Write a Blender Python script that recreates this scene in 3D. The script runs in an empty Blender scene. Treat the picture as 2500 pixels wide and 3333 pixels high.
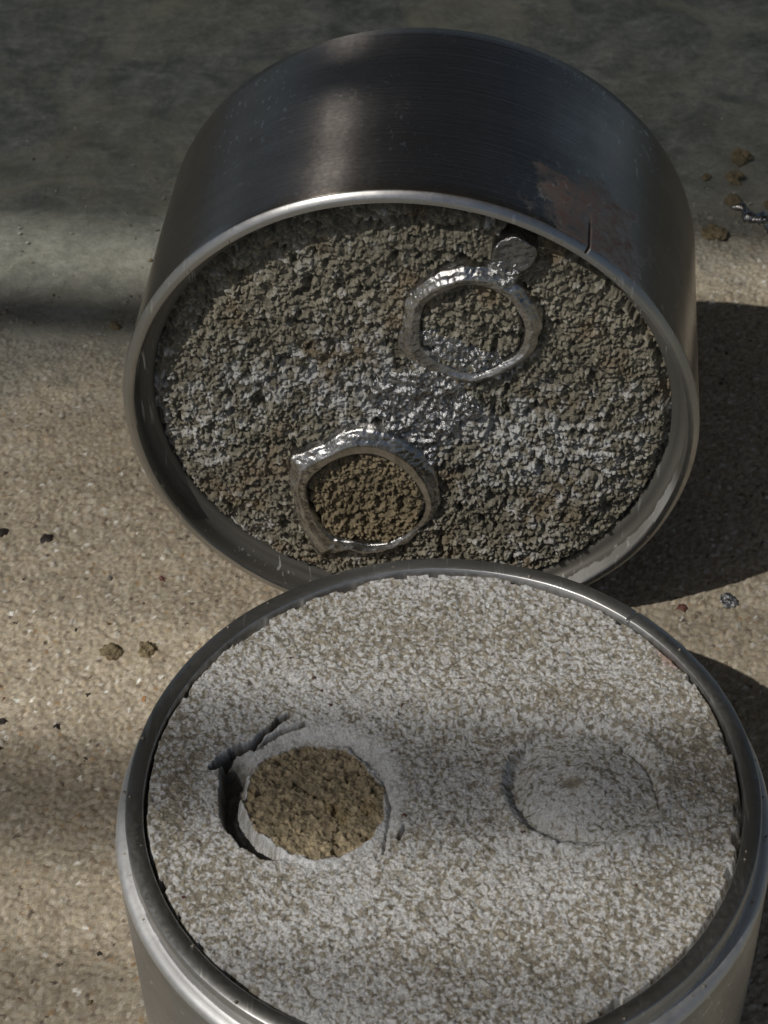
import bpy, math
import numpy as np
from mathutils import Matrix, Vector
R = math.radians
SC = bpy.context.scene
COL = SC.collection

# ------------------------------------------------------------------ camera
CP = Vector((-0.1098, -3.813, 5.7496))
PITCH, YAW, ROLL, FOC = 0.7772, -0.0105, -0.0319, 6.6243
fw = Vector((math.sin(YAW)*math.cos(PITCH), math.cos(YAW)*math.cos(PITCH), -math.sin(PITCH)))
rt = Vector((math.cos(YAW), -math.sin(YAW), 0)); up = rt.cross(fw)
rt2 = rt*math.cos(ROLL)+up*math.sin(ROLL); up2 = up*math.cos(ROLL)-rt*math.sin(ROLL)
cam = bpy.data.cameras.new('camera'); co = bpy.data.objects.new('camera', cam); COL.objects.link(co)
co.matrix_world = Matrix(((rt2.x, up2.x, -fw.x, CP.x), (rt2.y, up2.y, -fw.y, CP.y), (rt2.z, up2.z, -fw.z, CP.z), (0, 0, 0, 1)))
cam.sensor_fit = 'VERTICAL'; cam.sensor_height = 36; cam.lens = FOC/3.333*36
cam.clip_start = 0.05; cam.clip_end = 500
cam.dof.use_dof = True; cam.dof.focus_distance = 6.75; cam.dof.aperture_fstop = 3.6
SC.camera = co

# ------------------------------------------------------------------ light
SUN_AZ, SUN_EL = R(35), R(51)
S = Vector((-math.cos(SUN_EL)*math.cos(SUN_AZ), -math.cos(SUN_EL)*math.sin(SUN_AZ), math.sin(SUN_EL)))
w = bpy.data.worlds.new('World'); SC.world = w; w.use_nodes = True
nt = w.node_tree; nt.nodes.clear()
sky = nt.nodes.new('ShaderNodeTexSky'); sky.sky_type = 'NISHITA'; sky.sun_disc = False
sky.dust_density = 2.0; sky.ozone_density = 1.0; sky.sun_elevation = SUN_EL; sky.sun_rotation = math.atan2(S.x, S.y)
bg = nt.nodes.new('ShaderNodeBackground'); bg.inputs[1].default_value = 0.05
ou = nt.nodes.new('ShaderNodeOutputWorld')
nt.links.new(sky.outputs[0], bg.inputs[0]); nt.links.new(bg.outputs[0], ou.inputs[0])
sl = bpy.data.lights.new('sun', 'SUN'); sl.energy = 3.0; sl.angle = R(0.5); sl.color = (1, 0.96, 0.90)
so = bpy.data.objects.new('sun', sl); COL.objects.link(so)
so.rotation_euler = S.to_track_quat('Z', 'Y').to_euler()
SC.view_settings.view_transform = 'Standard'; SC.view_settings.look = 'None'
SC.view_settings.exposure = -0.33; SC.view_settings.gamma = 1

# ------------------------------------------------------------------ numpy noise
def hsh(i, j, s):
    i = i.astype(np.int64); j = j.astype(np.int64)
    h = (i*374761393 + j*668265263 + s*2147483647*31 + s*974711) & 0xffffffff
    h = ((h ^ (h >> 13))*1274126177) & 0xffffffff
    h = ((h ^ (h >> 16))*2246822519) & 0xffffffff
    h = h ^ (h >> 15)
    return (h & 0xffffff)/float(0x1000000)
def vnoise(x, y, s=0):
    i = np.floor(x); j = np.floor(y); a = x-i; b = y-j
    a = a*a*a*(a*(a*6-15)+10); b = b*b*b*(b*(b*6-15)+10)
    n00 = hsh(i, j, s); n10 = hsh(i+1, j, s); n01 = hsh(i, j+1, s); n11 = hsh(i+1, j+1, s)
    return ((n00*(1-a)+n10*a)*(1-b)+(n01*(1-a)+n11*a)*b)*2-1
def fbm(x, y, o=4, s=0, g=.5):
    t = np.zeros_like(x); a = 1.; tot = 0
    for k in range(o):
        t += a*vnoise(x*2**k+17.3*k, y*2**k-9.1*k, s+k*7); tot += a; a *= g
    return t/tot
def worley(x, y, s=0):
    """distance to nearest point, second nearest, random id of nearest cell"""
    i = np.floor(x); j = np.floor(y)
    f1 = np.full(x.shape, 9.); f2 = np.full(x.shape, 9.); idd = np.zeros(x.shape)
    for di in (-1, 0, 1):
        for dj in (-1, 0, 1):
            ci = i+di; cj = j+dj
            px = ci+.5+(hsh(ci, cj, s)-.5)*.9; py = cj+.5+(hsh(ci, cj, s+1)-.5)*.9
            d = np.hypot(x-px, y-py)
            m = d < f1
            f2 = np.where(m, f1, np.minimum(f2, d)); f1 = np.where(m, d, f1)
            idd = np.where(m, hsh(ci, cj, s+2), idd)
    return f1, f2, idd
def sst(a, b, x):
    t = np.clip((x-a)/(b-a), 0, 1); return t*t*(3-2*t)
def mix(a, b, t): return a+(b-a)*t

# ------------------------------------------------------------------ mesh helpers
def prop(o, label=None, cat=None, group=None, kind=None):
    for k, v in (('label', label), ('category', cat), ('group', group), ('kind', kind)):
        if v: o[k] = v
    return o
def link(name, me, mat, parent=None):
    o = bpy.data.objects.new(name, me); COL.objects.link(o)
    if mat: me.materials.append(mat)
    if parent: o.parent = parent
    return o
def mesh(name, co_, faces, smooth=True, col=None):
    """co_ (n,3), faces (m,4) int"""
    me = bpy.data.meshes.new(name)
    co_ = np.ascontiguousarray(co_, dtype=np.float32); faces = np.ascontiguousarray(faces, dtype=np.int32)
    k = faces.shape[1]
    me.vertices.add(len(co_)); me.vertices.foreach_set('co', co_.ravel())
    me.loops.add(faces.size); me.loops.foreach_set('vertex_index', faces.ravel())
    me.polygons.add(len(faces)); me.polygons.foreach_set('loop_start', np.arange(0, faces.size, k, dtype=np.int32))
    me.update(calc_edges=True)
    if smooth: me.polygons.foreach_set('use_smooth', np.ones(len(faces), dtype=bool))
    if col is not None:
        a = me.color_attributes.new('Col', 'FLOAT_COLOR', 'POINT')
        c4 = np.ones((len(co_), 4), dtype=np.float32); c4[:, :3] = np.clip(col, 0, 1)
        a.data.foreach_set('color', c4.ravel())
    me.validate()
    return me
def gridmesh(name, X, Y, Z, keep, col=None):
    ny, nx = X.shape
    idx = np.arange(nx*ny).reshape(ny, nx)
    q = np.stack([idx[:-1, :-1], idx[:-1, 1:], idx[1:, 1:], idx[1:, :-1]], -1).reshape(-1, 4)
    kf = keep.ravel(); q = q[kf[q].all(1)]
    used = np.zeros(nx*ny, bool); used[q.ravel()] = True
    rm = np.cumsum(used)-1
    P = np.stack([X, Y, Z], -1).reshape(-1, 3)[used]
    c = None if col is None else col.reshape(-1, 3)[used]
    return mesh(name, P, rm[q], col=c)
def lathe(name, prof, seg=720, mod=None, closed=True):
    prof = np.array(prof, float); n = len(prof)
    th = np.arange(seg)*2*np.pi/seg
    r = np.tile(prof[:, 0][None], (seg, 1)); z = np.tile(prof[:, 1][None], (seg, 1))
    T = np.tile(th[:, None], (1, n))
    if mod: r, z = mod(T, r, z)
    P = np.stack([r*np.cos(T), r*np.sin(T), z], -1).reshape(-1, 3)
    idx = np.arange(seg*n).reshape(seg, n)
    a = idx if closed else idx
    nxt = np.roll(idx, -1, 0)
    if closed:
        q = np.stack([idx, nxt, np.roll(nxt, -1, 1), np.roll(idx, -1, 1)], -1).reshape(-1, 4)
    else:
        q = np.stack([idx[:, :-1], nxt[:, :-1], nxt[:, 1:], idx[:, 1:]], -1).reshape(-1, 4)
    return mesh(name, P, q)
def subdiv_profile(p, maxlen):
    out = []
    n = len(p)
    for i in range(n):
        a = np.array(p[i]); b = np.array(p[(i+1) % n]); k = max(1, int(np.ceil(np.linalg.norm(b-a)/maxlen)))
        for t in range(k): out.append(tuple(a+(b-a)*t/k))
    return out

# ------------------------------------------------------------------ materials
class NT:
    def __init__(s, name):
        s.m = bpy.data.materials.new(name); s.m.use_nodes = True; s.t = s.m.node_tree
        s.b = s.t.nodes['Principled BSDF']
    def n(s, typ, **kw):
        nd = s.t.nodes.new(typ)
        for k, v in kw.items():
            if k.startswith('i_'): nd.inputs[int(k[2:]) if k[2:].isdigit() else k[2:].replace('_', ' ')].default_value = v
            else: setattr(nd, k, v)
        return nd
    def l(s, a, b): s.t.links.new(a, b)
    def noise(s, scale, detail=4, rough=.55, vec=None, dist=0):
        nd = s.n('ShaderNodeTexNoise'); nd.inputs['Scale'].default_value = scale
        nd.inputs['Detail'].default_value = detail; nd.inputs['Roughness'].default_value = rough
        nd.inputs['Distortion'].default_value = dist
        s.l(vec if vec is not None else s.obj(), nd.inputs['Vector']); return nd.outputs['Fac']
    def obj(s):
        if not hasattr(s, '_o'): s._o = s.n('ShaderNodeTexCoord').outputs['Object']
        return s._o
    def ramp(s, f, stops):
        nd = s.n('ShaderNodeValToRGB'); s.l(f, nd.inputs[0]); e = nd.color_ramp.elements
        while len(e) < len(stops): e.new(.5)
        for k, (p, c) in enumerate(stops):
            e[k].position = p; e[k].color = (c, c, c, 1) if isinstance(c, (int, float)) else (*c, 1)
        return nd.outputs[0]
    def mixc(s, f, a, b, typ='MIX'):
        nd = s.n('ShaderNodeMix', data_type='RGBA', blend_type=typ)
        for v, i in ((f, 0), (a, 6), (b, 7)):
            if isinstance(v, (int, float)): nd.inputs[i].default_value = v
            elif isinstance(v, tuple): nd.inputs[i].default_value = (*v, 1)
            else: s.l(v, nd.inputs[i])
        return nd.outputs[2]
    def math(s, op, a, b=0.):
        nd = s.n('ShaderNodeMath', operation=op)
        for v, i in ((a, 0), (b, 1)):
            if isinstance(v, (int, float)): nd.inputs[i].default_value = v
            else: s.l(v, nd.inputs[i])
        return nd.outputs[0]
    def bump(s, h, strength, dist, prev=None):
        nd = s.n('ShaderNodeBump'); nd.inputs['Strength'].default_value = strength; nd.inputs['Distance'].default_value = dist
        s.l(h, nd.inputs['Height'])
        if prev is not None: s.l(prev, nd.inputs['Normal'])
        return nd.outputs[0]

def mat_sand(name, fine=220, rough=.92, spec=.25, bumpd=.004):
    a = NT(name)
    at = a.n('ShaderNodeVertexColor', layer_name='Col')
    f = a.noise(fine, 3, .6)
    c = a.mixc(1., at.outputs[0], a.ramp(f, [(.3, .72), (.7, 1.22)]), 'MULTIPLY')
    a.l(c, a.b.inputs['Base Color']); a.b.inputs['Roughness'].default_value = rough
    a.b.inputs['Specular IOR Level'].default_value = spec
    a.l(a.bump(a.noise(fine*.7, 3, .6), .7, bumpd), a.b.inputs['Normal'])
    return a.m
def mat_metal(name, base=(.42, .42, .43), rough=.34, aniso=.6, stain=None, dust=None, lines=.0012, met0=1., spk=1.):
    a = NT(name)
    o = a.obj()
    sx = a.n('ShaderNodeSeparateXYZ'); a.l(o, sx.inputs[0])
    r = a.math('SQRT', a.math('ADD', a.math('MULTIPLY', sx.outputs[0], sx.outputs[0]), a.math('MULTIPLY', sx.outputs[1], sx.outputs[1])))
    ang = a.math('ARCTAN2', sx.outputs[1], sx.outputs[0])
    cv = a.n('ShaderNodeCombineXYZ'); a.l(a.math('MULTIPLY', r, 60.), cv.inputs[0]); a.l(a.math('MULTIPLY', sx.outputs[2], 60.), cv.inputs[1]); a.l(a.math('MULTIPLY', ang, 1.6), cv.inputs[2])
    turn = a.noise(1., 3, .65, cv.outputs[0])
    cv2 = a.n('ShaderNodeCombineXYZ'); a.l(a.math('MULTIPLY', r, 9.), cv2.inputs[0]); a.l(a.math('MULTIPLY', sx.outputs[2], 9.), cv2.inputs[1]); a.l(a.math('MULTIPLY', ang, .9), cv2.inputs[2])
    turn2 = a.noise(1., 4, .6, cv2.outputs[0])
    cloud = a.noise(3.2, 5, .6); speck = a.noise(60, 3, .6)
    col = a.mixc(a.ramp(cloud, [(.35, 0), (.7, .55)]), base, tuple(c*.62 for c in base))
    col = a.mixc(a.ramp(turn2, [(.45, 0.), (.75, .35)]), col, tuple(min(1, c*1.35) for c in base))
    rg = a.math('ADD', rough-.06, a.math('MULTIPLY', a.ramp(speck, [(.3, 0), (.75, 1)]), .12*spk))
    rg = a.math('ADD', rg, a.math('MULTIPLY', a.ramp(cloud, [(.3, 0), (.7, 1)]), .1*spk))
    met = met0
    # short straight scratches
    mp = a.n('ShaderNodeMapping'); mp.inputs['Rotation'].default_value = (.6, .5, .7); mp.inputs['Scale'].default_value = (70, 5, 30); a.l(o, mp.inputs[0])
    scr = a.ramp(a.noise(1., 2, .5, mp.outputs[0]), [(.63, 0), (.68, 1)])
    scr = a.math('MULTIPLY', scr, a.ramp(a.noise(2.3, 2), [(.42, 0), (.6, 1)]))
    col = a.mixc(a.math('MULTIPLY', scr, .8), col, (.75, .74, .72))
    if stain:
        pos, rad, c = stain
        dn = a.n('ShaderNodeVectorMath', operation='DISTANCE'); a.l(o, dn.inputs[0]); dn.inputs[1].default_value = pos
        dd = a.math('ADD', dn.outputs['Value'], a.math('MULTIPLY', a.math('SUBTRACT', a.noise(7, 5, .65), .5), rad*2.2))
        mk = a.ramp(dd, [(rad*.62, 1), (rad*.95, 0)])
        mk = a.math('MULTIPLY', mk, a.ramp(a.noise(25, 4, .7), [(.36, .15), (.6, 1)]))
        col = a.mixc(a.math('MULTIPLY', mk, .85), col, c); rg = a.math('ADD', rg, a.math('MULTIPLY', mk, .3))
        met = a.math('SUBTRACT', 1., a.math('MULTIPLY', mk, .8))
    if dust:
        # powder smear left on the recess wall, a mask in angle and depth
        a0, a1, zc, rmax = dust
        m1 = a.math('MULTIPLY', a.ramp(a.math('ADD', a.math('MULTIPLY', ang, 1/6.2832), .5), [(a0-.02, 0), (a0+.005, 1), (a1-.02, 1), (a1, 0)]), a.ramp(r, [(rmax-.001, 1), (rmax, 0)]))
        edge = a.math('ADD', sx.outputs[2], a.math('MULTIPLY', a.math('SUBTRACT', a.noise(16, 5, .7), .5), .09))
        nd = a.n('ShaderNodeMapRange'); a.l(edge, nd.inputs[0]); nd.inputs[1].default_value = zc-.003; nd.inputs[2].default_value = zc+.003
        dm = a.math('MULTIPLY', m1, nd.outputs[0])
        col = a.mixc(a.math('MULTIPLY', dm, .9), col, (.50, .50, .49)); rg = a.math('ADD', rg, a.math('MULTIPLY', dm, .5))
        met = a.math('SUBTRACT', met, a.math('MULTIPLY', dm, .92))
    a.l(col, a.b.inputs['Base Color']); a.l(rg, a.b.inputs['Roughness'])
    if isinstance(met, float): a.b.inputs['Metallic'].default_value = met
    else: a.l(met, a.b.inputs['Metallic'])
    a.b.inputs['Anisotropic'].default_value = aniso
    tg = a.n('ShaderNodeTangent', direction_type='RADIAL', axis='Z'); a.l(tg.outputs[0], a.b.inputs['Tangent']); a.b.inputs['Anisotropic Rotation'].default_value = .25
    b1 = a.bump(turn, .4, lines); b2 = a.bump(speck, .15*spk, .001, b1)
    a.l(b2, a.b.inputs['Normal'])
    return a.m
def mat_cast(name, base=(.62, .62, .63), r0=.16, r1=.42, bscale=70, bd=.006):
    a = NT(name)
    n1 = a.noise(bscale, 4, .65); n2 = a.noise(14, 4, .6)
    a.l(a.mixc(a.ramp(n2, [(.35, 0), (.7, 1)]), tuple(c*.55 for c in base), base), a.b.inputs['Base Color'])
    a.b.inputs['Metallic'].default_value = 1
    a.l(a.math('ADD', r0, a.math('MULTIPLY', a.ramp(n2, [(.3, 0), (.7, 1)]), r1-r0)), a.b.inputs['Roughness'])
    a.l(a.bump(n1, .6, bd, a.bump(n2, .5, bd*2)), a.b.inputs['Normal'])
    return a.m
def mat_plain(name, col, rough=.9, nz=40, amp=.35, bd=.01, metal=0.):
    a = NT(name); f = a.noise(nz, 5, .65)
    a.l(a.mixc(a.ramp(f, [(.3, 0), (.72, 1)]), tuple(c*(1-amp) for c in col), tuple(min(1, c*(1+amp)) for c in col)), a.b.inputs['Base Color'])
    a.b.inputs['Roughness'].default_value = rough; a.b.inputs['Metallic'].default_value = metal
    a.l(a.bump(f, .6, bd), a.b.inputs['Normal']); return a.m
def mat_board():
    a = NT('stone_board')
    o = a.obj()
    m1 = a.n('ShaderNodeMapping'); m1.inputs['Scale'].default_value = (1, 1.15, 1); a.l(o, m1.inputs[0])
    big = a.noise(.75, 5, .6, m1.outputs[0], .6); mid = a.noise(4.5, 6, .68, m1.outputs[0], .4); fine = a.noise(26, 5, .7)
    c = a.mixc(a.ramp(mid, [(.38, 0), (.64, 1)]), (.145, .158, .140), (.43, .438, .39))
    c = a.mixc(a.ramp(big, [(.40, 0), (.66, .75)]), c, (.40, .395, .32))
    c = a.mixc(a.ramp(fine, [(.35, .6), (.7, 0)]), c, (.10, .112, .10))
    # yellowish dust left in a few patches
    c = a.mixc(a.ramp(a.noise(1.4, 4, .6, None, 1.), [(.5, 0), (.68, .6)]), c, (.44, .41, .30))
    c = a.mixc(a.ramp(a.noise(95, 2, .5), [(.66, 0), (.74, .55)]), c, (.33, .33, .30))
    # hairline scratches
    m2 = a.n('ShaderNodeMapping'); m2.inputs['Scale'].default_value = (60, 2.0, 1); m2.inputs['Rotation'].default_value = (0, 0, .12); a.l(o, m2.inputs[0])
    m3 = a.n('ShaderNodeMapping'); m3.inputs['Scale'].default_value = (2.0, 60, 1); m3.inputs['Rotation'].default_value = (0, 0, .05); a.l(o, m3.inputs[0])
    c = a.mixc(a.ramp(a.noise(1, 3, .6, m2.outputs[0]), [(.5, 0), (.75, .18)]), c, (.30, .31, .27))
    c = a.mixc(a.ramp(a.noise(1, 3, .6, m3.outputs[0]), [(.5, 0), (.75, .15)]), c, (.09, .10, .088))
    sy = a.n('ShaderNodeSeparateXYZ'); a.l(o, sy.inputs[0])
    yy = a.math('ADD', a.math('SUBTRACT', sy.outputs[1], a.math('MULTIPLY', sy.outputs[0], .2)), a.math('MULTIPLY', a.math('SUBTRACT', a.noise(2.2, 5, .65), .5), 1.6))
    mr = a.n('ShaderNodeMapRange'); a.l(yy, mr.inputs[0]); mr.inputs[1].default_value = 4.5; mr.inputs[2].default_value = 3.2
    c = a.mixc(a.math('MULTIPLY', mr.outputs[0], a.ramp(a.noise(55, 4, .7), [(.35, .15), (.65, .85)])), c, (.37, .335, .26))
    a.l(c, a.b.inputs['Base Color']); a.b.inputs['Roughness'].default_value = .72; a.b.inputs['Specular IOR Level'].default_value = .3
    a.l(a.bump(fine, .5, .012, a.bump(mid, .4, .03)), a.b.inputs['Normal'])
    return a.m

M_RING_B = mat_metal('aluminium_back', (.43, .385, .35), .27, .985, spk=.35, lines=.0030, stain=((.60, .76, -.14), .27, (.125, .072, .060)), dust=(.325, .475, -.062, .9575))
M_RING_F = mat_metal('aluminium_front', (.49, .485, .475), .42, .35)
M_SANDP = mat_sand('packed_sand')
M_SANDG = mat_sand('loose_sand', 260, .8, .4, .003)
M_CAST = mat_cast('cast_silver', (.60, .59, .575), .16, .42, 130, .003)
M_CHIP = mat_cast('dull_chip', (.40, .40, .41), .35, .6, 60, .01)
M_BUTTON = mat_cast('button_silver', (.36, .36, .36), .2, .4, 60, .008)
M_FLASH = mat_cast('cast_silver_rough', (.52, .52, .515), .13, .40, 140, .006)
M_BOARD = mat_board()
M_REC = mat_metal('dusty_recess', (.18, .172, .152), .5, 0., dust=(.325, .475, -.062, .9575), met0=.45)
M_SHO = mat_metal('worn_shoulder', (.74, .74, .74), .54, 0.)
M_RIM = mat_metal('bare_rim', (.47, .468, .46), .36, .2, lines=.0006)
M_SHADE = mat_plain('shade_wood', (.36, .32, .27), .85, 3, .4, .05)

# ------------------------------------------------------------------ dimensions (radius of a mould ring = 1)
H, HL = 0.7499, 0.0838          # shoulder height, lip height
RL, RI = 0.9592, 0.905          # lip outer radius, bore radius
BC = Vector((-0.0735, 1.4151, 1.0)); BAZ = 0.1058; BL = 0.9854
BN = Vector((-math.sin(BAZ), -math.cos(BAZ), 0)); BU = Vector((0, 0, 1)); BX = BU.cross(BN)
MB = Matrix(((BX.x, BU.x, BN.x, BC.x), (BX.y, BU.y, BN.y, BC.y), (BX.z, BU.z, BN.z, BC.z), (0, 0, 0, 1)))

# ------------------------------------------------------------------ setting: board, plus unseen slab and slats added for shade
def box(name, x0, x1, y0, y1, z0, z1, mat, parent=None, skew=0., kind=None):
    P = [(x, y+skew*x, z) for z in (z0, z1) for x, y in ((x0, y0), (x1, y0), (x1, y1), (x0, y1))]
    F = [(3, 2, 1, 0), (4, 5, 6, 7), (0, 1, 5, 4), (1, 2, 6, 5), (2, 3, 7, 6), (3, 0, 4, 7)]
    o = link(name, mesh(name, np.array(P), np.array(F), smooth=False), mat, parent)
    if kind: prop(o, kind=kind)
    return o
ZB = -0.02
board = box('table', -60, 60, -60, 60, -1.2, ZB, M_BOARD, kind='structure')
board['label'] = 'mottled grey green stone table top'
ZR = 27.2; K = ZR/S.z; OX, OY = S.x*K, S.y*K      # a shadow at ground (x,y) is cast from (x+OX, y+OY, ZR)
SK = -0.11
def shade_y(y_ground, x_ground=-1.6): return y_ground+OY-SK*(x_ground+OX)
shade_slab = box('shade_slab', -60, 60, shade_y(9.0), 60, ZR, ZR+.5, M_SHADE, skew=SK, kind='structure')  # unseen slab added overhead to block sky and sun
SLATS = [(3.32, .34), (.51, .15), (.76, .14), (2.93, .10), (2.60, .085), (2.28, .07), (1.96, .06), (1.64, .05), (-.15, .09), (-.5, .10), (-.85, .10)]  # added slats out of view, each set to dim one band below
y = 4.04
k = 0
while y < 8.9:                                   # close-set added slats let only part of the sun through
    SLATS.append((y+.047, .094)); y += .154; k += 1
for yc, wd in SLATS:
    y = shade_y(yc)
    box('shade_slat', -60, 60, y-wd/2, y+wd/2, ZR+.02, ZR+.05+min(wd*.3, .1), M_SHADE, skew=SK, kind='structure')

# ------------------------------------------------------------------ loose sand on the board
st = .0074
xs = np.arange(-2.75, 2.35, st); ys = np.arange(-.75, 4.9, st)
X, Y = np.meshgrid(xs, ys)
yb = mix(3.28, 4.05, sst(-1.5, 1.4, X))
edge = (yb-Y)/.45 + fbm(X*1.6, Y*1.6, 4, 3)*1.1 + fbm(X*9, Y*9, 3, 5)*.55
side = np.minimum(sst(-2.75, -2.35, X), 1-sst(2.0, 2.35, X))*sst(-.75, -.45, Y)
cov = np.clip(edge, -1, 1.6)
base = -.045+.032*np.clip((cov+1)/1.6, 0, 1.3)
base = np.where(side < 1, base-.06*(1-side), base)
wx = X+.006*fbm(X*60, Y*60, 2, 11); wy = Y+.006*fbm(X*60, Y*60, 2, 12)
f1, f2, idd = worley(wx/.0138, wy/.0138, 21)
g1, g2, ig = worley(wx/.034+5, wy/.034, 31)
grain = np.sqrt(np.clip(1-(f1/.62)**2, 0, 1))*(.55+.9*idd)
big = np.where(ig > .88, np.sqrt(np.clip(1-(g1/.36)**2, 0, 1)), 0)
Zs = base+.0085*grain+.008*big+.015*fbm(X*2.3, Y*2.3, 3, 41)+.022*np.exp(-((np.hypot(X, Y)-1.)/.05)**2)*(.6+.8*fbm(X*5, Y*5, 2, 43))+.005*fbm(X*14, Y*14, 2, 42)
# lone grains out on the bare board
k1, k2, ik = worley(X/.045, Y/.045, 71)
lone = (ik > .90+.05*sst(3.6, 4.6, Y)) & (k1 < .17+.10*(ik-.9)*10)
Zs = np.where(lone, np.maximum(Zs, ZB+.014*np.sqrt(np.clip(1-(k1/.3)**2, 0, 1))), Zs)
pal = np.array([(.44, .375, .275), (.49, .43, .325), (.39, .325, .23), (.54, .48, .385), (.46, .39, .28), (.34, .285, .215), (.48, .41, .31), (.42, .36, .28)])
c = pal[(idd*7.999).astype(int)]
r2 = hsh(np.floor(idd*1e5), np.floor(idd*3e4), 5)
c = np.where((r2 > .990)[..., None], np.array([.12, .09, .07]), c)
c = np.where(((r2 > .978) & (r2 < .990))[..., None], np.array([.40, .27, .15]), c)
c = np.where((r2 < .008)[..., None], np.array([.85, .83, .76]), c)
c = mix(c, np.array([.43, .38, .29]), .08)*(.80+.40*hsh(np.floor(idd*7e4), np.floor(idd*2e4), 77))[..., None]
pb = np.array([(.50, .45, .36), (.42, .34, .24), (.32, .25, .18), (.60, .56, .48)])
c = np.where((big > .25)[..., None], pb[(np.clip((ig-.88)*8.3, 0, .999)*3.999).astype(int)], c)
lf = fbm(X*.9, Y*.9, 4, 51)[..., None]
c = c*(1+.22*lf)
greyd = sst(.0, 1.0, 1.1-np.clip(edge*.62, 0, 1.2))[..., None]*.8
c = mix(c, np.array([.25, .25, .215])*(.7+.6*idd[..., None]), greyd)
c = np.where(lone[..., None] & (edge < .2)[..., None], pb[(np.clip((ik-.9)*10, 0, .999)*3.999).astype(int)]*.8, c)
keep = (Zs > ZB-.006) & (np.hypot(X, Y) > .97)
sand = link('sand', gridmesh('sand', X, Y, Zs, keep, c), M_SANDG); prop(sand, kind='stuff')
sand['label'] = 'beige sand scattered over the stone table'
del X, Y, Zs, c

# ------------------------------------------------------------------ front mould
front = bpy.data.objects.new('casting_mould', None); COL.objects.link(front)
prop(front, 'upright metal casting ring filled level with white dusted sand, nearest the camera', 'casting mould', 'metal casting rings packed with sand')
p = [(RI, .0), (RI, H+HL-.003), (RI+.004, H+HL), (RL-.005, H+HL), (RL, H+HL-.005), (RL, H+.002), (RL+.002, H), (.972, H-.002), (.984, H-.006), (.992, H-.012), (.998, H-.022), (1., H-.032), (1., .01), (.992, 0)]
def modf(T, r, z):
    a = math.atan2(.683, .65); m = (np.abs((T-a+np.pi) % (2*np.pi)-np.pi) < .005) & (z > H+.02)
    z = np.where(m, z-.008, z)
    d = .0014*vnoise(T*3, z*2, 3)+.0005*vnoise(T*17, z*3, 8)+.0001*vnoise(T*25, z*40, 4)
    return r+d, np.where(z > .3, z+d*.8, z)
link('ring_wall', lathe('ring_wall_front', subdiv_profile(p, .06), 1440, modf), M_RING_F, front)
fwall = front.children[0] if front.children else [o for o in bpy.data.objects if o.parent == front][0]
fwall.data.materials.append(M_RIM); fwall.data.materials.append(M_SHO)
n_ = len(fwall.data.polygons); zc = np.zeros(n_*3, np.float32); fwall.data.polygons.foreach_get('center', zc); zc = zc.reshape(-1, 3)
fwall.data.polygons.foreach_set('material_index', np.where((zc[:, 2] > H-.036) & (zc[:, 2] < H+.001), 2, (zc[:, 2] > H+HL-.008)*1).astype(np.int32))

def poly_mask(X, Y, P, soft, jag=0., s=0):
    """signed distance-ish: positive inside polygon"""
    P = np.array(P); n = len(P); d = np.full(X.shape, 1e9); ins = np.zeros(X.shape, bool)
    for i in range(n):
        a = P[i]; b = P[(i+1) % n]; ab = b-a
        t = np.clip(((X-a[0])*ab[0]+(Y-a[1])*ab[1])/(ab@ab), 0, 1)
        d = np.minimum(d, np.hypot(X-a[0]-t*ab[0], Y-a[1]-t*ab[1]))
        cr = ((a[1] > Y) != (b[1] > Y)) & (X < (b[0]-a[0])*(Y-a[1])/(b[1]-a[1]+1e-12)+a[0])
        ins ^= cr
    sd = np.where(ins, d, -d)
    if jag: sd = sd+jag*fbm(X*18, Y*18, 4, s)
    return sst(-soft, soft, sd), sd
def line_dist(X, Y, P):
    P = np.array(P); d = np.full(X.shape, 1e9)
    for a, b in zip(P[:-1], P[1:]):
        ab = b-a; t = np.clip(((X-a[0])*ab[0]+(Y-a[1])*ab[1])/(ab@ab), 0, 1)
        d = np.minimum(d, np.hypot(X-a[0]-t*ab[0], Y-a[1]-t*ab[1]))
    return d

DISC = [(-0.601, -0.046), (-0.586, 0.059), (-0.518, 0.138), (-0.418, 0.168), (-0.303, 0.155), (-0.232, 0.094), (-0.179, -0.006), (-0.175, -0.11), (-0.22, -0.194), (-0.288, -0.242), (-0.384, -0.259), (-0.48, -0.22), (-0.551, -0.15)]
GROOVE = [(-0.684, 0.027), (-0.675, 0.134), (-0.606, 0.205), (-0.506, 0.248), (-0.391, 0.263), (-0.274, 0.24), (-0.16, 0.155), (-0.12, 0.01), (-0.14, -0.145), (-0.22, -0.244), (-0.356, -0.29), (-0.493, -0.269), (-0.61, -0.208), (-0.664, -0.113)]
st = .00232
g = np.arange(-.91, .911, st); X, Y = np.meshgrid(g, g); RR = np.hypot(X, Y); TH = np.arctan2(Y, X)
wx = X+.007*fbm(X*50, Y*50, 2, 1); wy = Y+.007*fbm(X*50, Y*50, 2, 2)
f1, f2, idd = worley(wx/.0125, wy/.0125, 3)
clump = np.sqrt(np.clip(1-(f1/.75)**2, 0, 1))
nm_ = fbm(X*17, Y*17, 3, 118)
relief = .0040*clump*(.4+idd)+.0060*fbm(X*46, Y*46, 3, 8)
dm, dsd = poly_mask(X, Y, DISC, .004, .012, 61)
gm, gsd = poly_mask(X, Y, GROOVE, .008, .014, 62)
ang = np.arctan2(Y+.03, X+.40)
leftness = .5+.5*np.cos(ang-3.38)                                  # 1 towards -x
ll = sst(.76, .88, leftness)
prof = np.where(dm > 0, 1, 1)
ring_in = sst(.0, .026, -dsd+.007*fbm(X*60, Y*60, 3, 71))                                  # rises leaving the disc
outer = sst(-.004, mix(.10, .012, ll), gsd)                    # sharp outer wall on the left, ramp elsewhere
depth = mix(.030, .098, ll)
hollow = -depth*ring_in*outer
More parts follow.
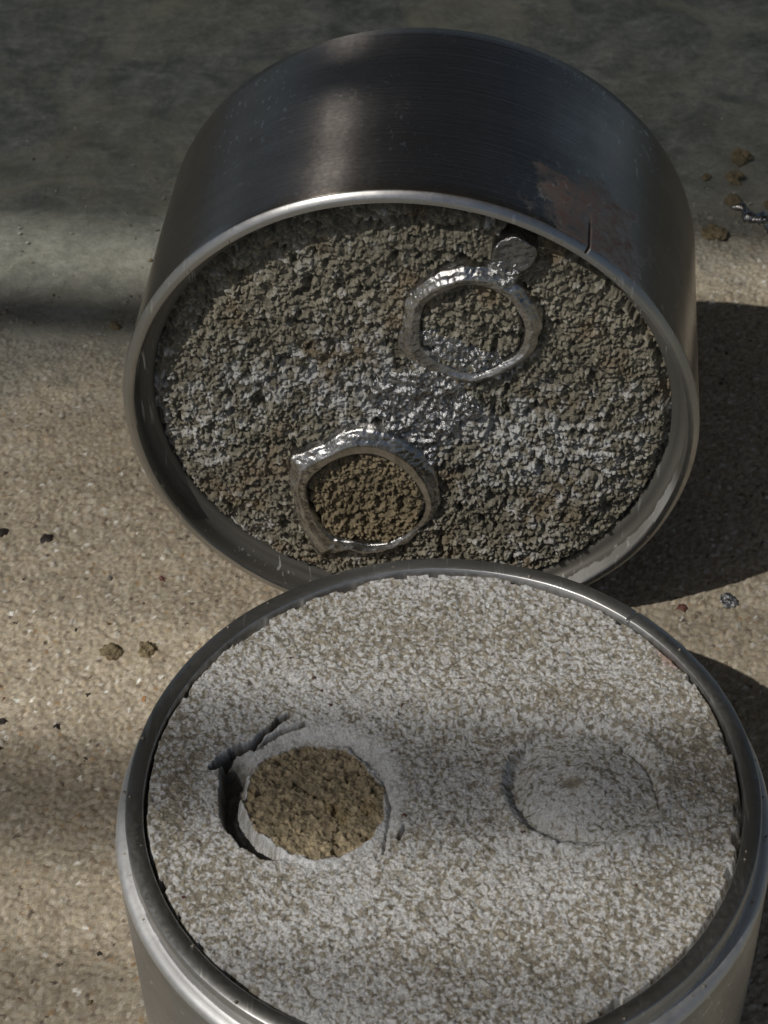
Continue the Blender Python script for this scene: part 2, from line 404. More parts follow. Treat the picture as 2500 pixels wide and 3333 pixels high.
crumb = .014*np.exp(-((dsd+.012)/.012)**2)*(.4+.8*fbm(X*26, Y*26, 2, 64))*sst(.1, .6, leftness)
ck = line_dist(X+.010*fbm(X*22, Y*22, 3, 66), Y+.010*fbm(X*22, Y*22, 3, 67), [(-.475, .300), (-.535, .24), (-.591, .186), (-.661, .143), (-.70, .10)])
ckm = np.exp(-(ck/.0085)**4)
ck2 = line_dist(X+.006*fbm(X*30, Y*30, 3, 68), Y+.006*fbm(X*30, Y*30, 3, 69), [(-.42, .262), (-.50, .232), (-.56, .19), (-.62, .165)])
ckm2 = np.exp(-(ck2/.007)**2)
ck3 = line_dist(X+.005*fbm(X*30, Y*30, 3, 78), Y+.005*fbm(X*30, Y*30, 3, 79), [(.565, .13), (.612, .08), (.640, .02), (.650, -.075), (.652, -.10)])
ckm3 = np.exp(-(ck3/.0075)**2)*.55
ck4 = line_dist(X+.005*fbm(X*30, Y*30, 3, 88), Y+.005*fbm(X*30, Y*30, 3, 89), [(-.18, -.24), (-.165, -.15), (-.16, -.06), (-.175, .02)])
ckm4 = np.exp(-(ck4/.006)**2)*.5
ck5 = line_dist(X, Y, [(.338, -.215), (.332, -.25)]); ck6 = line_dist(X, Y, [(-.115, -.14), (-.135, -.185)])
ckm5 = .3*np.exp(-(ck5/.006)**2)+np.exp(-(ck6/.005)**2)
RCX, RCY = .43, 0.0
a2 = np.arctan2(Y-RCY, X-RCX); rr2 = np.hypot(X-RCX, (Y-RCY)*1.02)
rj = .232+.006*fbm(np.cos(a2)*3, np.sin(a2)*3, 3, 91)+.004*fbm(X*30, Y*30, 2, 92)
inside = 1-sst(-.030, .026, rr2-rj)
tilt = sst(-.23, .12, -(X-RCX)*.82-(Y-RCY)*.55)               # low on the lower left side
soft_in = np.clip(rj-rr2, 0, 1)
ll2 = sst(-.15, .75, -((X-RCX)*.80+(Y-RCY)*.60)/np.maximum(rr2, .02))           # faces the lower left
right = -inside*ll2*.040*np.exp(-(soft_in/.050)**2)-.012*inside*np.exp(-(soft_in/.05)**2)
right += .036*np.exp(-(rr2/.115)**2)+.010*np.exp(-((rr2-.245)/.035)**2)
right += .030*np.exp(-((X-.47)**2/.035+(Y+.20-.25*(X-.47)**2)**2/.0016))
right -= .012*np.exp(-((X-.375)**2+(Y-.0)**2)/.0012)
wave = .020*np.exp(-((X-.30)**2/.25+(Y-.33)**2/.010))-.012*np.exp(-((X-.1)**2/.09+(Y-.22)**2/.01))+.010*fbm(X*2.5, Y*2.5, 3, 95)
gsoft = sst(-.035, .035, gsd+.012*nm_)*(1-dm)
h = relief*(1+.6*dm)*(1-.35*np.clip(gsoft*(1-ll), 0, 1)-.3*inside)+hollow+crumb-.060*ckm-.030*ckm2-.03*ckm3-.03*ckm4-.025*ckm5+right+wave*sst(0, .1, -gsd)-.006*dm-.022*dm*sst(.30, .62, fbm(X*34, Y*34, 3, 119))
rim_r = .9+.008*fbm(np.cos(TH)*9, np.sin(TH)*9, 4, 97)-.012*(vnoise(np.cos(TH)*16, np.sin(TH)*16, 98) > .45)
rimdrop = sst(-.012, .004, RR-rim_r)
h = h-.055*rimdrop
zt = H+HL-.012
# colour: clean brown moulding sand with a broken coat of white parting powder
n1 = fbm(wx*96, wy*96, 2, 111)*1.2; nm = fbm(X*17, Y*17, 3, 117); n2 = fbm(X*3.2, Y*3.2, 4, 112)*1.6; n3 = fbm(X*125, Y*125, 2, 113)
def gb(cx, cy, sx, sy): return np.exp(-((X-cx)**2/sx**2+(Y-cy)**2/sy**2))
bare = 1.05*gb(.80, .10, .12, .26)+1.1*gb(-.80, .02, .07, .26)+.8*gb(.55, .33, .28, .06)+.8*gb(.25, -.60, .5, .12)+.45*gb(.05, .62, .5, .09)+.9*gb(-.66, -.36, .18, .12)+.35*gb(.62, -.42, .25, .08)
white = .55*gb(.43, -.03, .21, .19)+.30*gb(-.05, .02, .25, .2)+.45*gb(.35, -.12, .14, .12)+.3*gb(-.72, -.02, .07, .16)+.5*np.exp(-((gsd-.03)/.035)**2)*(1-ll)*sst(-.6, .4, np.sin(ang)+np.cos(ang)*.6)+.35*gb(.5, -.2, .18, .04)+.3*gb(-.45, .38, .2, .1)
pw = sst(-.88, .92, n1*2.0+.85*(white-bare)+.30*n2+.26*nm+.12+.5*(clump-.6)+.6*n3)
pw = np.clip(pw*(.82+.3*n3), 0, 1)
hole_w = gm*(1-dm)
pw = pw*(1-.75*hole_w*ll*sst(.02, .045, -dsd))+.35*hole_w*ll*(1-sst(.02, .045, -dsd))  # less powder on the left groove floor, to deepen its shade
pw = np.clip(mix(pw, .95+.25*n3+.2*n1, (1-ll)*gsoft*.85), 0, 1)
pw = pw*(1-dm*.97)
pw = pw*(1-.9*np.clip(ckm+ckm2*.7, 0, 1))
dot = sst(-.4, .3, 1.2*gb(.395, -.014, .03, .025)+.4*n1-.5)+sst(-.3, .3, 1.0*gb(.70, .0, .022, .04)+.4*n1-.5)*.8+sst(-.3, .3, 1.0*gb(-.14, -.32, .03, .03)+.4*n1-.6)*.6
pw = pw*(1-np.clip(dot, 0, 1)*.95)
brown = np.array([.255, .228, .178])*(1+.35*fbm(X*55, Y*55, 3, 114)[..., None])*(.8+.4*idd[..., None])
discc = np.array([.32, .26, .165])*(1+.45*fbm(X*45, Y*45, 3, 115)[..., None])*(.72+.5*idd[..., None])
discc = discc*(1-.55*sst(.28, .5, fbm(X*48+4, Y*48, 2, 121)))[..., None]
discc = mix(discc, np.array([.26, .19, .09]), sst(.1, .5, fbm(X*14, Y*14, 3, 116)+.6*gb(-.37, -.09, .09, .07)-.3)[..., None]*.7)
powd = np.array([.60, .605, .605])
hole_shade = np.clip(hole_w*ll*sst(.018, .04, -dsd)+.9*np.clip(ckm+ckm2*.6, 0, 1), 0, 1)  # shade of the left groove and cracks, painted into the sand colour
brown = mix(brown, np.array([.085, .078, .068]), hole_shade[..., None])
c = mix(mix(brown, discc, dm[..., None]), powd, (pw*(1-.8*hole_shade))[..., None])
pk = sst(.25, .6, .9*gb(.77, .50, .06, .06)+.5*gb(.745, .56, .03, .06)+.35*n1)[..., None]*.55
c = mix(c, np.array([.42, .22, .19]), pk)
fk = sst(.80, .9, idd)*sst(.985, .995, hsh(np.floor(idd*1e5), np.floor(idd*1e4), 9))
c = mix(c, np.array([.09, .05, .04]), fk[..., None])
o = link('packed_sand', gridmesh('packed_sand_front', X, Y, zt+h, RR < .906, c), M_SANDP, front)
o['label'] = 'sand dusted with white powder, with two round ring impressions'

# ------------------------------------------------------------------ back mould, lying on its side
back = bpy.data.objects.new('casting_mould', None); COL.objects.link(back); back.matrix_world = MB
prop(back, 'dark metal casting ring lying on its side behind, its sand face holding silver castings', 'casting mould', 'metal casting rings packed with sand')
D = .098
p = [(RI, -BL), (RI, -D-.02), (.907, -D), (.957, -D+.001), (.9575, -.006), (.9605, -.001), (.964, 0), (.977, 0), (.981, -.0015), (.996, -.0145), (.9985, -.019), (1., -.026), (1., -BL+.012), (.990, -BL)]
def modb(T, r, z):
    a = math.atan2(.798, .583); da = (T-a+np.pi) % (2*np.pi)-np.pi
    m = (np.abs(da) < .0050) & (r > .97) & (z > -.145) & (z < -.008)
    r = np.where(m, r-.028, r)
    d = .0014*vnoise(T*3, z*3, 3)+.0004*vnoise(T*17, z*2, 8)+.0001*vnoise(T*25, z*40, 4)
    return r+d*(z > -BL+.02), np.where(z > -.02, z+d*.9, z)
link('ring_wall', lathe('ring_wall_back', subdiv_profile(p, .045), 1440, modb), M_RING_B, back)
rw = bpy.data.objects[[o.name for o in back.children if o.name.startswith('ring_wall')][0]]
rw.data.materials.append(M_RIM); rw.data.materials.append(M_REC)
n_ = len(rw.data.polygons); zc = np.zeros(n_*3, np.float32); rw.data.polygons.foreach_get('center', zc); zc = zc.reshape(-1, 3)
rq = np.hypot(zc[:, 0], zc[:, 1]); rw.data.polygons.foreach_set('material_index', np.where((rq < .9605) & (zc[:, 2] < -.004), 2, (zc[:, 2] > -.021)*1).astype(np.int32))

LO = [(-0.432, -0.168), (-0.386, -0.156), (-0.302, -0.11), (-0.214, -0.045), (-0.159, -0.033), (-0.095, -0.04), (-0.033, -0.07), (0.051, -0.134), (0.072, -0.185), (0.102, -0.265), (0.11, -0.325), (0.101, -0.428), (0.079, -0.498), (0.039, -0.544), (-0.011, -0.617), (-0.074, -0.654), (-0.156, -0.682), (-0.236, -0.672), (-0.303, -0.658), (-0.309, -0.697), (-0.356, -0.72), (-0.381, -0.676), (-0.4, -0.607), (-0.429, -0.484), (-0.434, -0.404), (-0.438, -0.314), (-0.439, -0.23)]
LI = [(-0.363, -0.303), (-0.325, -0.246), (-0.271, -0.19), (-0.219, -0.169), (-0.162, -0.159), (-0.107, -0.167), (-0.056, -0.199), (-0.014, -0.238), (0.02, -0.295), (0.041, -0.359), (0.044, -0.432), (0.022, -0.502), (-0.019, -0.555), (-0.073, -0.596), (-0.154, -0.612), (-0.207, -0.6), (-0.278, -0.592), (-0.321, -0.539), (-0.353, -0.466), (-0.367, -0.387)]
UO = [(-0.017, 0.529), (0.02, 0.586), (0.064, 0.638), (0.115, 0.675), (0.185, 0.698), (0.232, 0.695), (0.271, 0.697), (0.35, 0.643), (0.385, 0.615), (0.426, 0.557), (0.452, 0.488), (0.45, 0.416), (0.432, 0.347), (0.398, 0.292), (0.33, 0.235), (0.277, 0.205), (0.216, 0.174), (0.155, 0.182), (0.097, 0.211), (0.032, 0.25), (-0.013, 0.285), (-0.04, 0.347), (-0.023, 0.426), (-0.013, 0.488)]
UI = [(0.054, 0.476), (0.067, 0.528), (0.099, 0.57), (0.146, 0.602), (0.193, 0.62), (0.24, 0.617), (0.292, 0.595), (0.344, 0.553), (0.368, 0.508), (0.386, 0.448), (0.383, 0.391), (0.364, 0.327), (0.317, 0.293), (0.269, 0.258), (0.216, 0.239), (0.163, 0.252), (0.114, 0.281), (0.073, 0.316), (0.053, 0.362), (0.05, 0.425)]
def face_field(X, Y):
    RR = np.hypot(X, Y)
    wx = X+.013*fbm(X*36, Y*36, 3, 201); wy = Y+.013*fbm(X*36, Y*36, 3, 202)
    f1, f2, idd = worley(wx/.0138, wy/.0125, 203)
    b1, b2, ib = worley(wx/.034+3, wy/.030, 207)
    crumb = np.sqrt(np.clip(1-(f1/.72)**2, 0, 1))
    cl = np.sqrt(np.clip(1-(b1/.8)**2, 0, 1))
    pits = sst(.2, .65, fbm(X*27, Y*27, 3, 209))
    h = .0175*crumb*(.3+idd)+.015*cl*(.2+ib)-.030*pits+.013*fbm(X*5, Y*5, 3, 211)+.004*fbm(X*70, Y*70, 2, 213)
    lm, lsd = poly_mask(X, Y, LI, .006); um, usd = poly_mask(X, Y, UI, .006)
    h = h+.020*lm+.020*um
    h = h-.006+.018*(1-sst(.72, .86, RR))
    edge = sst(-.02, .006, RR-(.893+.008*fbm(X*14, Y*14, 3, 215)))
    return h-.03*edge, crumb, cl, idd, ib, lm, um
st = .0030
g = np.arange(-.912, .9121, st); X, Y = np.meshgrid(g, g); RR = np.hypot(X, Y)
h, crumb, cl, idd, ib, lm, um = face_field(X, Y)
def gb(cx, cy, sx, sy): return np.exp(-((X-cx)**2/sx**2+(Y-cy)**2/sy**2))
n2 = fbm(X*3, Y*3, 4, 221); n1 = fbm(X*30, Y*30, 3, 222)
pm = .55*gb(-.3, .12, .35, .22)+.5*gb(.42, -.15, .35, .3)+.35*gb(-.7, -.1, .15, .2)+.3*gb(.05, .05, .3, .15)+.2*gb(-.3, .5, .3, .2)-.35*gb(-.45, .35, .25, .12)-.2*gb(.7, .3, .2, .3)
pw = sst(-.2, .7, n1*.8+pm*1.05+.5*n2-.33+.5*(idd-.5))*.92
pw = pw*(1-lm)*(1-.35*um)
br = np.array([.225, .205, .155])*(1+.3*n1[..., None])*(.68+.62*idd[..., None])
dk = np.array([.23, .185, .115])*(1+.3*n1[..., None])*(.75+.5*idd[..., None])
warm = sst(.2, .6, fbm(X*7, Y*7, 3, 225))[..., None]*.5
c = mix(br, np.array([.22, .16, .095]), warm); c = mix(c, dk, lm[..., None]); c = mix(c, np.array([.56, .56, .545]), pw[..., None])
o = link('packed_sand', gridmesh('packed_sand_back', X, Y, -D+h, RR < .9075, c), M_SANDP, back)
o['label'] = 'coarse torn grey brown sand'

# ------------------------------------------------------------------ silver castings
cast = bpy.data.objects.new('silver_casting', None); COL.objects.link(cast); cast.matrix_world = MB
prop(cast, 'raw silver casting of two joined rings stuck in the upright sand face', 'casting')
def polar(P, c, n):
    P = np.array(P)-c; a = np.arctan2(P[:, 1], P[:, 0]); r = np.hypot(P[:, 0], P[:, 1]); k = np.argsort(a); a = a[k]; r = r[k]
    t = np.linspace(-np.pi, np.pi, n, endpoint=False)
    rr = np.interp(t, np.r_[a-2*np.pi, a, a+2*np.pi], np.r_[r, r, r])
    for _ in range(3): rr = (np.roll(rr, 1)+rr*2+np.roll(rr, -1))/4
    return t, rr
def ring(name, outer, inner, zt, zb, seed, rough, flat):
    n, m = 420, 46
    cc = np.array(inner).mean(0)
    t, ro = polar(outer, cc, n); _, ri = polar(inner, cc, n)
    ro += .002*np.interp(t, np.linspace(-np.pi, np.pi, 60), np.random.default_rng(seed).normal(size=60))
    s = np.linspace(0, 1, m)
    # cross-section: up the bore, over the rounded top, down the outside
    U = []
    for q in s:
        if q < .2: U.append((0, q/.2*.62))
        elif q > .8: U.append((1, (1-q)/.2*.62))
        else:
            k = (q-.2)/.6*np.pi
            U.append((.5-.5*np.copysign(abs(np.cos(k))**flat, np.cos(k)), .62+.38*max(np.sin(k), 0)**.8))
    U = np.stack([np.interp(s, [0, .15, .28, .30, .52, .54, .78, .80, .9, 1], [0, 0, .10, .13, .46, .50, .86, .90, 1, 1]), np.interp(s, [0, .15, .28, .30, .52, .54, .78, .80, .9, 1], [0, .62, .90, .92, 1, .995, .84, .82, .55, 0])], -1)
    rad = ri[:, None]+(ro-ri)[:, None]*U[None, :, 0]
    T = np.tile(t[:, None], (1, m))
    ztv = zt(t)[:, None]
    z = zb+(ztv-zb)*U[None, :, 1]
    x = cc[0]+rad*np.cos(T); y = cc[1]+rad*np.sin(T)
    rmask = rough(T, U[None, :, 0]+0*T)
    d1 = fbm(x*34+z*20, y*34-z*17, 3, seed)*.0045; d2 = fbm(x*110+z*60, y*110+z*31, 2, seed+3)*.0045
    d3 = .0045*fbm(U[None, :, 0]*8+.8*np.sin(T*2+seed)+0*T, T*2.2, 3, seed+11)
    z = z+(d1+d2+d3)*rmask*(U[None, :, 1] > .1)
    rad = rad+(fbm(x*22+9, y*22+z*30, 3, seed+5)*.005)*rmask
    x = cc[0]+rad*np.cos(T); y = cc[1]+rad*np.sin(T)
    P = np.stack([x, y, z], -1).reshape(-1, 3)
    idx = np.arange(n*m).reshape(n, m); nx = np.roll(idx, -1, 0)
    q = np.stack([idx[:, :-1], nx[:, :-1], nx[:, 1:], idx[:, 1:]], -1).reshape(-1, 4)[:, ::-1]
    return link('ring', mesh(name, P, q[:, ::-1]), M_CAST, cast)
o = ring('ring_lower', LO, LI, lambda t: -.022+.018*np.cos(t-2.2)+.008*np.sin(3*t), -.15, 301,
         lambda T, u: np.clip(.25+.75*sst(.45, .8, u)+.5*sst(.6, 1, np.cos(T-3.0)), 0, 1)*(1-.75*np.exp(-((T-1.9)/.35)**2)*sst(.7, .3, u)), .9)
o['label'] = 'lower ring with square shoulders'
o = ring('ring_upper', UO, UI, lambda t: -.024+.012*np.cos(t-1.8)+.006*np.sin(4*t), -.14, 331, lambda T, u: .35+.65*sst(.3, .7, u)*sst(-.6, .6, np.sin(T-.6)), .7)
o['label'] = 'upper ring with a web of metal inside it'
# sprue button with its neck
def solid_patch(name, poly, mat, top, soft, seed, step=.0042, amp=.012, jag=.03, lift=0.):
    P = np.array(poly); x0, y0 = P.min(0)-.04; x1, y1 = P.max(0)+.04
    X, Y = np.meshgrid(np.arange(x0, x1, step), np.arange(y0, y1, step))
    m, sd = poly_mask(X, Y, poly, soft, jag, seed)
    hh = face_field(X, Y)[0]
    body = sst(-.004, soft, sd)
    f1, _, idd = worley(X/.026+.5*fbm(X*20, Y*20, 2, seed), Y/.026, seed+5)
    z = -D+mix(-.06, np.maximum(hh*.65+.004, -.012)+top*body+amp*fbm(X*32, Y*32, 3, seed+1)+.009*np.sqrt(np.clip(1-(f1/.7)**2, 0, 1))*(.3+idd)+.004*fbm(X*100, Y*100, 2, seed+2), sst(-.008, .006, sd))
    return link(name, gridmesh(name+str(seed), X, Y, z+lift, sd > -.014), mat, cast)
solid_patch('flash', [(-0.062, 0.203), (0.0, 0.235), (0.08, 0.24), (0.121, 0.19), (0.201, 0.16), (0.258, 0.09), (0.262, 0.03), (0.202, -0.015), (0.145, -0.062), (0.104, -0.12), (0.09, -0.23), (0.03, -0.20), (-0.02, -0.12), (-0.08, -0.06), (-0.139, 0.018), (-0.161, 0.082), (-0.128, 0.137)], M_FLASH, .014, .02, 401, amp=.010)['label'] = 'thin rough web of metal between the rings'
solid_patch('flash', [(0.02, 0.40), (0.05, 0.42), (0.081, 0.414), (0.11, 0.385), (0.174, 0.385), (0.223, 0.35), (0.272, 0.33), (0.37, 0.286), (0.36, 0.22), (0.212, 0.16), (0.12, 0.17), (0.03, 0.25), (0.0, 0.32)], M_FLASH, .014, .02, 421, amp=.009)['label'] = 'rough web of metal filling the lower part of the upper ring'
# button: a slightly domed disc standing on the sand, rim rounded
n, m = 96, 22
t = np.arange(n)*2*np.pi/n; q = np.linspace(0, 1, m)
rb = .073*(1+.03*np.sin(2*t+.6)+.015*np.sin(5*t))
Pp = []
for k in range(m):
    if q[k] < .25: rr_, zz = 1., -.16+q[k]/.25*.115
    elif q[k] < .5:
        a = (q[k]-.25)/.25*np.pi/2; rr_, zz = .86+.14*np.cos(a), -.045+.018*np.sin(a)
    else: rr_, zz = .86*(1-(q[k]-.5)/.5), -.027-.007*((q[k]-.5)/.5)
    Pp.append(np.stack([.351+rb*max(rr_, .002)*np.cos(t), .752+rb*max(rr_, .002)*np.sin(t), np.full(n, zz)], -1))
P = np.stack(Pp, 1); P[..., 2] += .006*fbm(P[..., 0]*45, P[..., 1]*45, 3, 441)*(np.arange(m) > 8)[None]
idx = np.arange(n*m).reshape(n, m); nx = np.roll(idx, -1, 0)
o = link('sprue_button', mesh('sprue_button', P.reshape(-1, 3), np.stack([idx[:, :-1], nx[:, :-1], nx[:, 1:], idx[:, 1:]], -1).reshape(-1, 4)), M_BUTTON, cast)
o['label'] = 'round flat button of metal above the upper ring'
solid_patch('sprue_neck', [(.235, .67), (.27, .71), (.295, .76), (.395, .72), (.40, .68), (.375, .63), (.34, .60), (.27, .63)], M_FLASH, .05, .03, 451, jag=.015)

# ------------------------------------------------------------------ crumbs and pebbles lying about
def blob(name, loc, size, mat, seed, label, cat, group=None, rough=.35, squash=.75, parent=None, sub=3, sx=1., rot=0., bd=1.):
    import bmesh
    bm = bmesh.new(); bmesh.ops.create_icosphere(bm, subdivisions=sub, radius=1)
    me = bpy.data.meshes.new(name); bm.to_mesh(me); bm.free()
    v = np.zeros(len(me.vertices)*3, np.float32); me.vertices.foreach_get('co', v); v = v.reshape(-1, 3).astype(float)
    d = (fbm(v[:, 0]*7+v[:, 2]*5, v[:, 1]*7-v[:, 2]*4, 2, seed+19)*.28 if rough > .45 else 0)+fbm(v[:, 0]*1.3+seed+v[:, 2], v[:, 1]*1.3-v[:, 2]*.8, 3, seed)*rough+fbm(v[:, 0]*4+v[:, 2]*3, v[:, 1]*4-v[:, 2]*2.4, 3, seed+9)*rough*.45*bd
    v = v*(1+d[:, None])*np.array([sx, 1, squash])*size
    ca, sa = math.cos(rot), math.sin(rot); v[:, :2] = v[:, :2]@np.array([[ca, sa], [-sa, ca]])
    v[:, 2] -= v[:, 2].min()*.45
    me.vertices.foreach_set('co', v.astype(np.float32).ravel()); me.polygons.foreach_set('use_smooth', [rough < .3]*len(me.polygons)); me.update()
    o = link(name, me, mat); o.location = loc
    prop(o, label, cat, group); return o
M_LUMP = mat_plain('lump_sand', (.22, .175, .10), .95, 60, .45, .01)
M_DARK = mat_plain('dark_grain', (.035, .026, .022), .6, 60, .5, .004)
M_RED = mat_plain('red_grain', (.14, .05, .035), .6, 60, .5, .004)
M_ORG = mat_plain('orange_grain', (.42, .20, .06), .5, 60, .4, .004)
M_WHITE = mat_plain('white_grain', (.72, .70, .64), .35, 60, .2, .004)
M_GREY = mat_plain('grey_grain', (.16, .15, .13), .6, 60, .4, .004)
G1 = 'lumps of brown moulding sand'; G2 = 'dark grains lying in the loose sand'
zs = -.008
blob('sand_lump', (-1.211, 1.304, zs), 0.0361, M_LUMP, 501, 'left lump of the brown pair on the sand left of the front mould', 'lump', G1, .6)
blob('sand_lump', (-1.075, 1.309, zs), 0.0344, M_LUMP, 511, 'right lump of the brown pair on the sand left of the front mould', 'lump', G1, .6)
blob('sand_lump', (1.600, 4.43, ZB), 0.0430, M_LUMP, 521, 'largest brown sand lump on the bare grey table at upper right', 'lump', G1, .65)
blob('sand_lump', (1.545, 4.27, ZB), 0.0413, M_LUMP, 531, 'pinkish brown lump just below the largest one on the grey table', 'lump', G1, .6)
blob('sand_lump', (1.410, 4.29, ZB), 0.0224, M_LUMP, 541, 'small pale lump left of the pair at upper right', 'lump', G1, .5)
blob('sand_lump', (1.509, 4.08, ZB), 0.0361, M_LUMP, 551, 'rounded brown lump at the tip of the silver dribble', 'lump', G1, .5)
blob('sand_lump', (1.68, 4.05, ZB), 0.0258, M_LUMP, 561, 'brown lump by the right edge above the silver dribble', 'lump', G1, .5)
blob('sand_lump', (1.384, 3.82, ZB+.01), 0.0516, M_LUMP, 571, 'low crumbling brown lump beside the dark mould wall at right', 'lump', G1, .75, .5)
blob('sand_lump', (-1.36, 3.27, ZB), 0.0224, M_LUMP, 581, 'small brown lump on the grey table left of the dark mould', 'lump', G1, .5)
blob('sand_lump', (-1.06, 3.30, ZB), 0.0258, M_LUMP, 591, 'flattened brown lump against the left wall of the dark mould', 'lump', G1, .6, .5)
PB = [((-1.522, 1.922), .030, M_DARK, 'largest round black pebble at the left on the sand'),
      ((-1.698, 1.968), .026, M_DARK, 'black pebble cut by the left edge of the photo'),
      ((-1.577, 1.70), .019, M_DARK, 'oval dark pebble below the largest black one'),
      ((-1.248, 1.701), .015, M_GREY, 'flat dark grey chip midway between the left edge and the moulds'),
      ((-1.044, 1.689), .019, M_RED, 'dark red grain left of where the moulds meet'),
      ((-0.990, 1.496), .014, M_RED, 'rusty red grain just below the dark red one'),
      ((-1.107, 1.561), .011, M_DARK, 'tiny black grain between the two red grains and the lumps'),
      ((-1.592, 1.475), .014, M_DARK, 'black grain near the left edge level with the lumps top'),
      ((-1.355, 1.435), .011, M_DARK, 'tiny black grain up and left of the brown pair'),
      ((-1.420, 1.300), .011, M_GREY, 'grey grain left of the brown pair'),
      ((-1.281, 1.105), .015, M_DARK, 'blackish grain below the brown pair of lumps'),
      ((-1.317, 1.006), .010, M_DARK, 'left one of two close black grains'),
      ((-1.268, 1.005), .010, M_DARK, 'right one of two close black grains'),
      ((-1.589, 1.092), .014, M_RED, 'reddish brown grain near the left edge of the sand'),
      ((-1.581, 0.985), .018, M_DARK, 'black grain at the left edge under the reddish one'),
      ((-1.379, 0.955), .021, M_DARK, 'elongated black grain below two close grains'),
      ((-1.264, 0.799), .014, M_DARK, 'black grain in the shadow band left of the front mould'),
      ((-1.205, 0.735), .014, M_GREY, 'grey grain in the shadow band nearest the front mould'),
      ((-1.072, 1.081), .014, M_ORG, 'orange grain beside the front mould rim'),
      ((-1.180, 0.215), .014, M_ORG, 'bright orange grain close to the front mould'),
      ((-1.116, 1.197), .013, M_WHITE, 'white crystal just below the right brown lump'),
      ((-0.915, 1.555), .012, M_WHITE, 'white crystal near where the moulds meet'),
      ((-1.412, 0.340), .010, M_DARK, 'tiny black grain low on the left sand'),
      ((-1.14, -.02), .011, M_DARK, 'lowest black grain beside the front mould wall'),
      ((-1.27, -.10), .010, M_RED, 'rust brown grain low on the left sand'),
      ((0.964, 1.466), .022, M_RED, 'dark red pebble at the foot of the black shadow'),
      ((-0.905, 3.62), .020, M_ORG, 'pale orange crumb on the grey table left of the dark mould')]
for k, ((x, y), s_, mt, lb) in enumerate(PB):
    blob('pebble', (x, y, zs if y < 3.3 else ZB), s_*.74, mt, 601+k*7, lb, 'pebble', G2, .62, .8, sub=2, sx=1.15, rot=k*1.3)
# spilled silver on the table
blob('silver_drop', (1.141, 1.499, zs), .032, M_CHIP, 801, 'crumpled grey metal drop on the sand right of the moulds', 'metal drop', None, .6, .6)
th = np.linspace(0, 1, 90)
px = 1.515+.30*th+.012*np.sin(th*21); py = 4.045-.33*th**.9+.012*np.cos(th*17)
rad = .026*(.55+.5*vnoise(th*16, th*0, 811)+.5*(.5+.5*np.sin(th*40)))+.006
k = np.arange(14)*2*np.pi/14
nd = np.stack([-np.gradient(py), np.gradient(px)], -1); nd /= np.linalg.norm(nd, axis=1)[:, None]
nd = -nd
P = np.stack([px[:, None]+nd[:, 0:1]*rad[:, None]*np.cos(k), py[:, None]+nd[:, 1:2]*rad[:, None]*np.cos(k), ZB+.012+rad[:, None]*np.sin(k)*.8], -1)
P += (fbm(P[..., 0]*60, P[..., 1]*60+P[..., 2]*50, 3, 815)*.010)[..., None]
idx = np.arange(90*14).reshape(90, 14)
q = np.stack([idx[:-1], np.roll(idx, -1, 1)[:-1], np.roll(idx, -1, 1)[1:], idx[1:]], -1).reshape(-1, 4)
o = link('silver_dribble', mesh('silver_dribble', P.reshape(-1, 3), q), M_CAST)
prop(o, 'thin beaded dribble of silver on the table at the right edge', 'metal dribble')

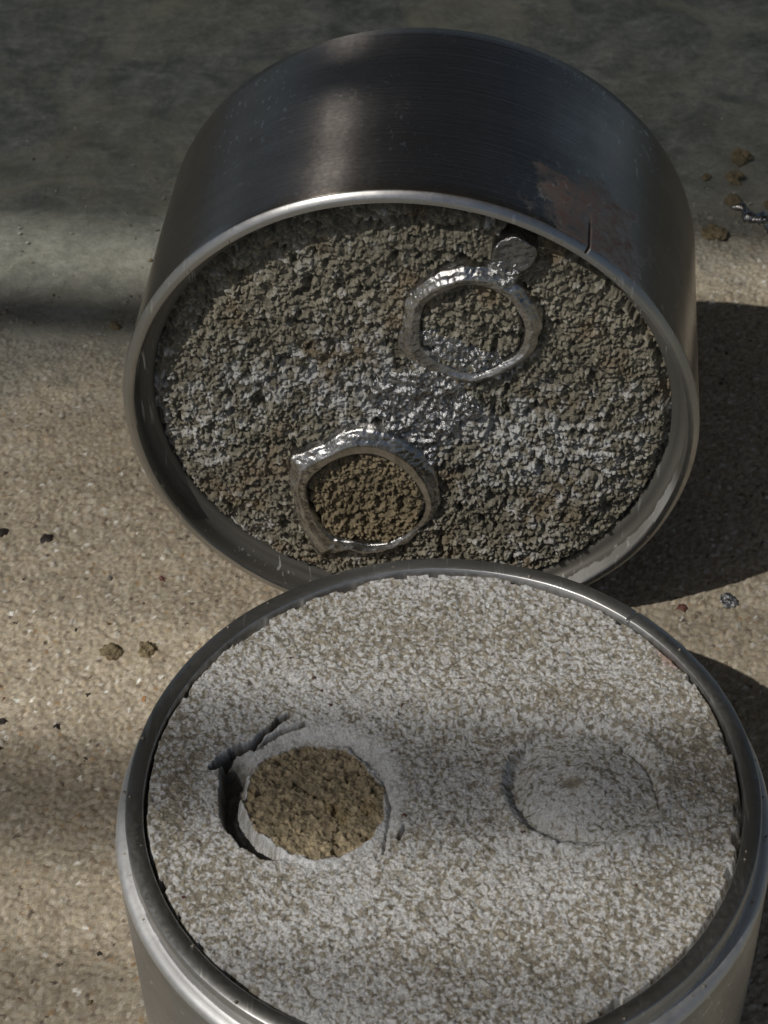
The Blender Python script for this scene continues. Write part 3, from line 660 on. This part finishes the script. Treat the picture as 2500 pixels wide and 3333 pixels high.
def grit(name, parent, n, rmin, rmax, z, seed, mat, s0=.004, s1=.010):
    rg = np.random.default_rng(seed); ico = np.array([(0, 0, 1), (.9, 0, .1), (0, .9, .1), (-.9, 0, .1), (0, -.9, .1), (0, 0, -.8)])
    tri = np.array([(0, 1, 2), (0, 2, 3), (0, 3, 4), (0, 4, 1), (5, 2, 1), (5, 3, 2), (5, 4, 3), (5, 1, 4)]); P = []; F = []
    for k in range(n):
        a = rg.uniform(0, 6.283); q = rg.uniform(rmin, rmax); sz = rg.uniform(s0, s1)*rg.uniform(.6, 1)
        v = ico*(1+rg.uniform(-.3, .3, (6, 1)))*sz; F.append(tri+6*k)
        P.append(v+np.array([q*math.cos(a), q*math.sin(a), z+sz*.3]))
    o = link(name, mesh(name, np.concatenate(P), np.concatenate(F), smooth=False), mat, parent); o['kind'] = 'stuff'; return o
M_GRIT = mat_plain('grit', (.26, .23, .18), .8, 90, .4, .002)
grit('grit', front, 18, RI+.006, RL-.006, H+HL, 901, M_GRIT)
grit('grit', front, 24, RL+.004, .985, H-.003, 902, M_GRIT)
grit('grit', back, 14, .965, .978, .0, 903, M_GRIT, .003, .006)

def crumbs(name, n, seed, mat, s0, s1, near):
    rg = np.random.default_rng(seed); ico = np.array([(0, 0, 1), (.9, 0, .1), (0, .9, .1), (-.9, 0, .1), (0, -.9, .1), (0, 0, -.8)])
    tri = np.array([(0, 1, 2), (0, 2, 3), (0, 3, 4), (0, 4, 1), (5, 2, 1), (5, 3, 2), (5, 4, 3), (5, 1, 4)]); P = []; F = []
    k = 0
    while k < n:
        x = rg.uniform(-2.1, 2.0); y = rg.uniform(-.5, 4.9)
        dl = min(abs(math.hypot(x, y)-1.02), abs(x+1.12) if 1.3 < y < 2.5 else 9, abs(x-1.0) if 1.3 < y < 2.5 else 9)
        if math.hypot(x, y) < 1.03 or (abs(x+.05) < 1.05 and 1.3 < y < 2.5): continue
        if rg.uniform() > math.exp(-dl/near)+.12: continue
        sz = s0+(s1-s0)*rg.uniform()**3
        v = (ico*(1+rg.uniform(-.35, .35, (6, 1)))*np.array([1, rg.uniform(.6, 1), rg.uniform(.5, .9)]))
        t = rg.uniform(0, 6.28); ca, sa = math.cos(t), math.sin(t); v[:, :2] = v[:, :2]@np.array([[ca, -sa], [sa, ca]])
        P.append(v*sz+np.array([x, y, (-.006 if y < 3.4 else ZB)+sz*.35])); F.append(tri+6*k); k += 1
    o = link(name, mesh(name, np.concatenate(P), np.concatenate(F), smooth=False), mat); o['kind'] = 'stuff'; o['label'] = 'tiny crumbs strewn over the sand'; return o
crumbs('sand_crumbs', 420, 911, M_LUMP, .004, .016, .25)
crumbs('dark_grit', 220, 912, M_DARK, .003, .009, .6)
crumbs('pale_grit', 380, 913, M_WHITE, .003, .008, .8)
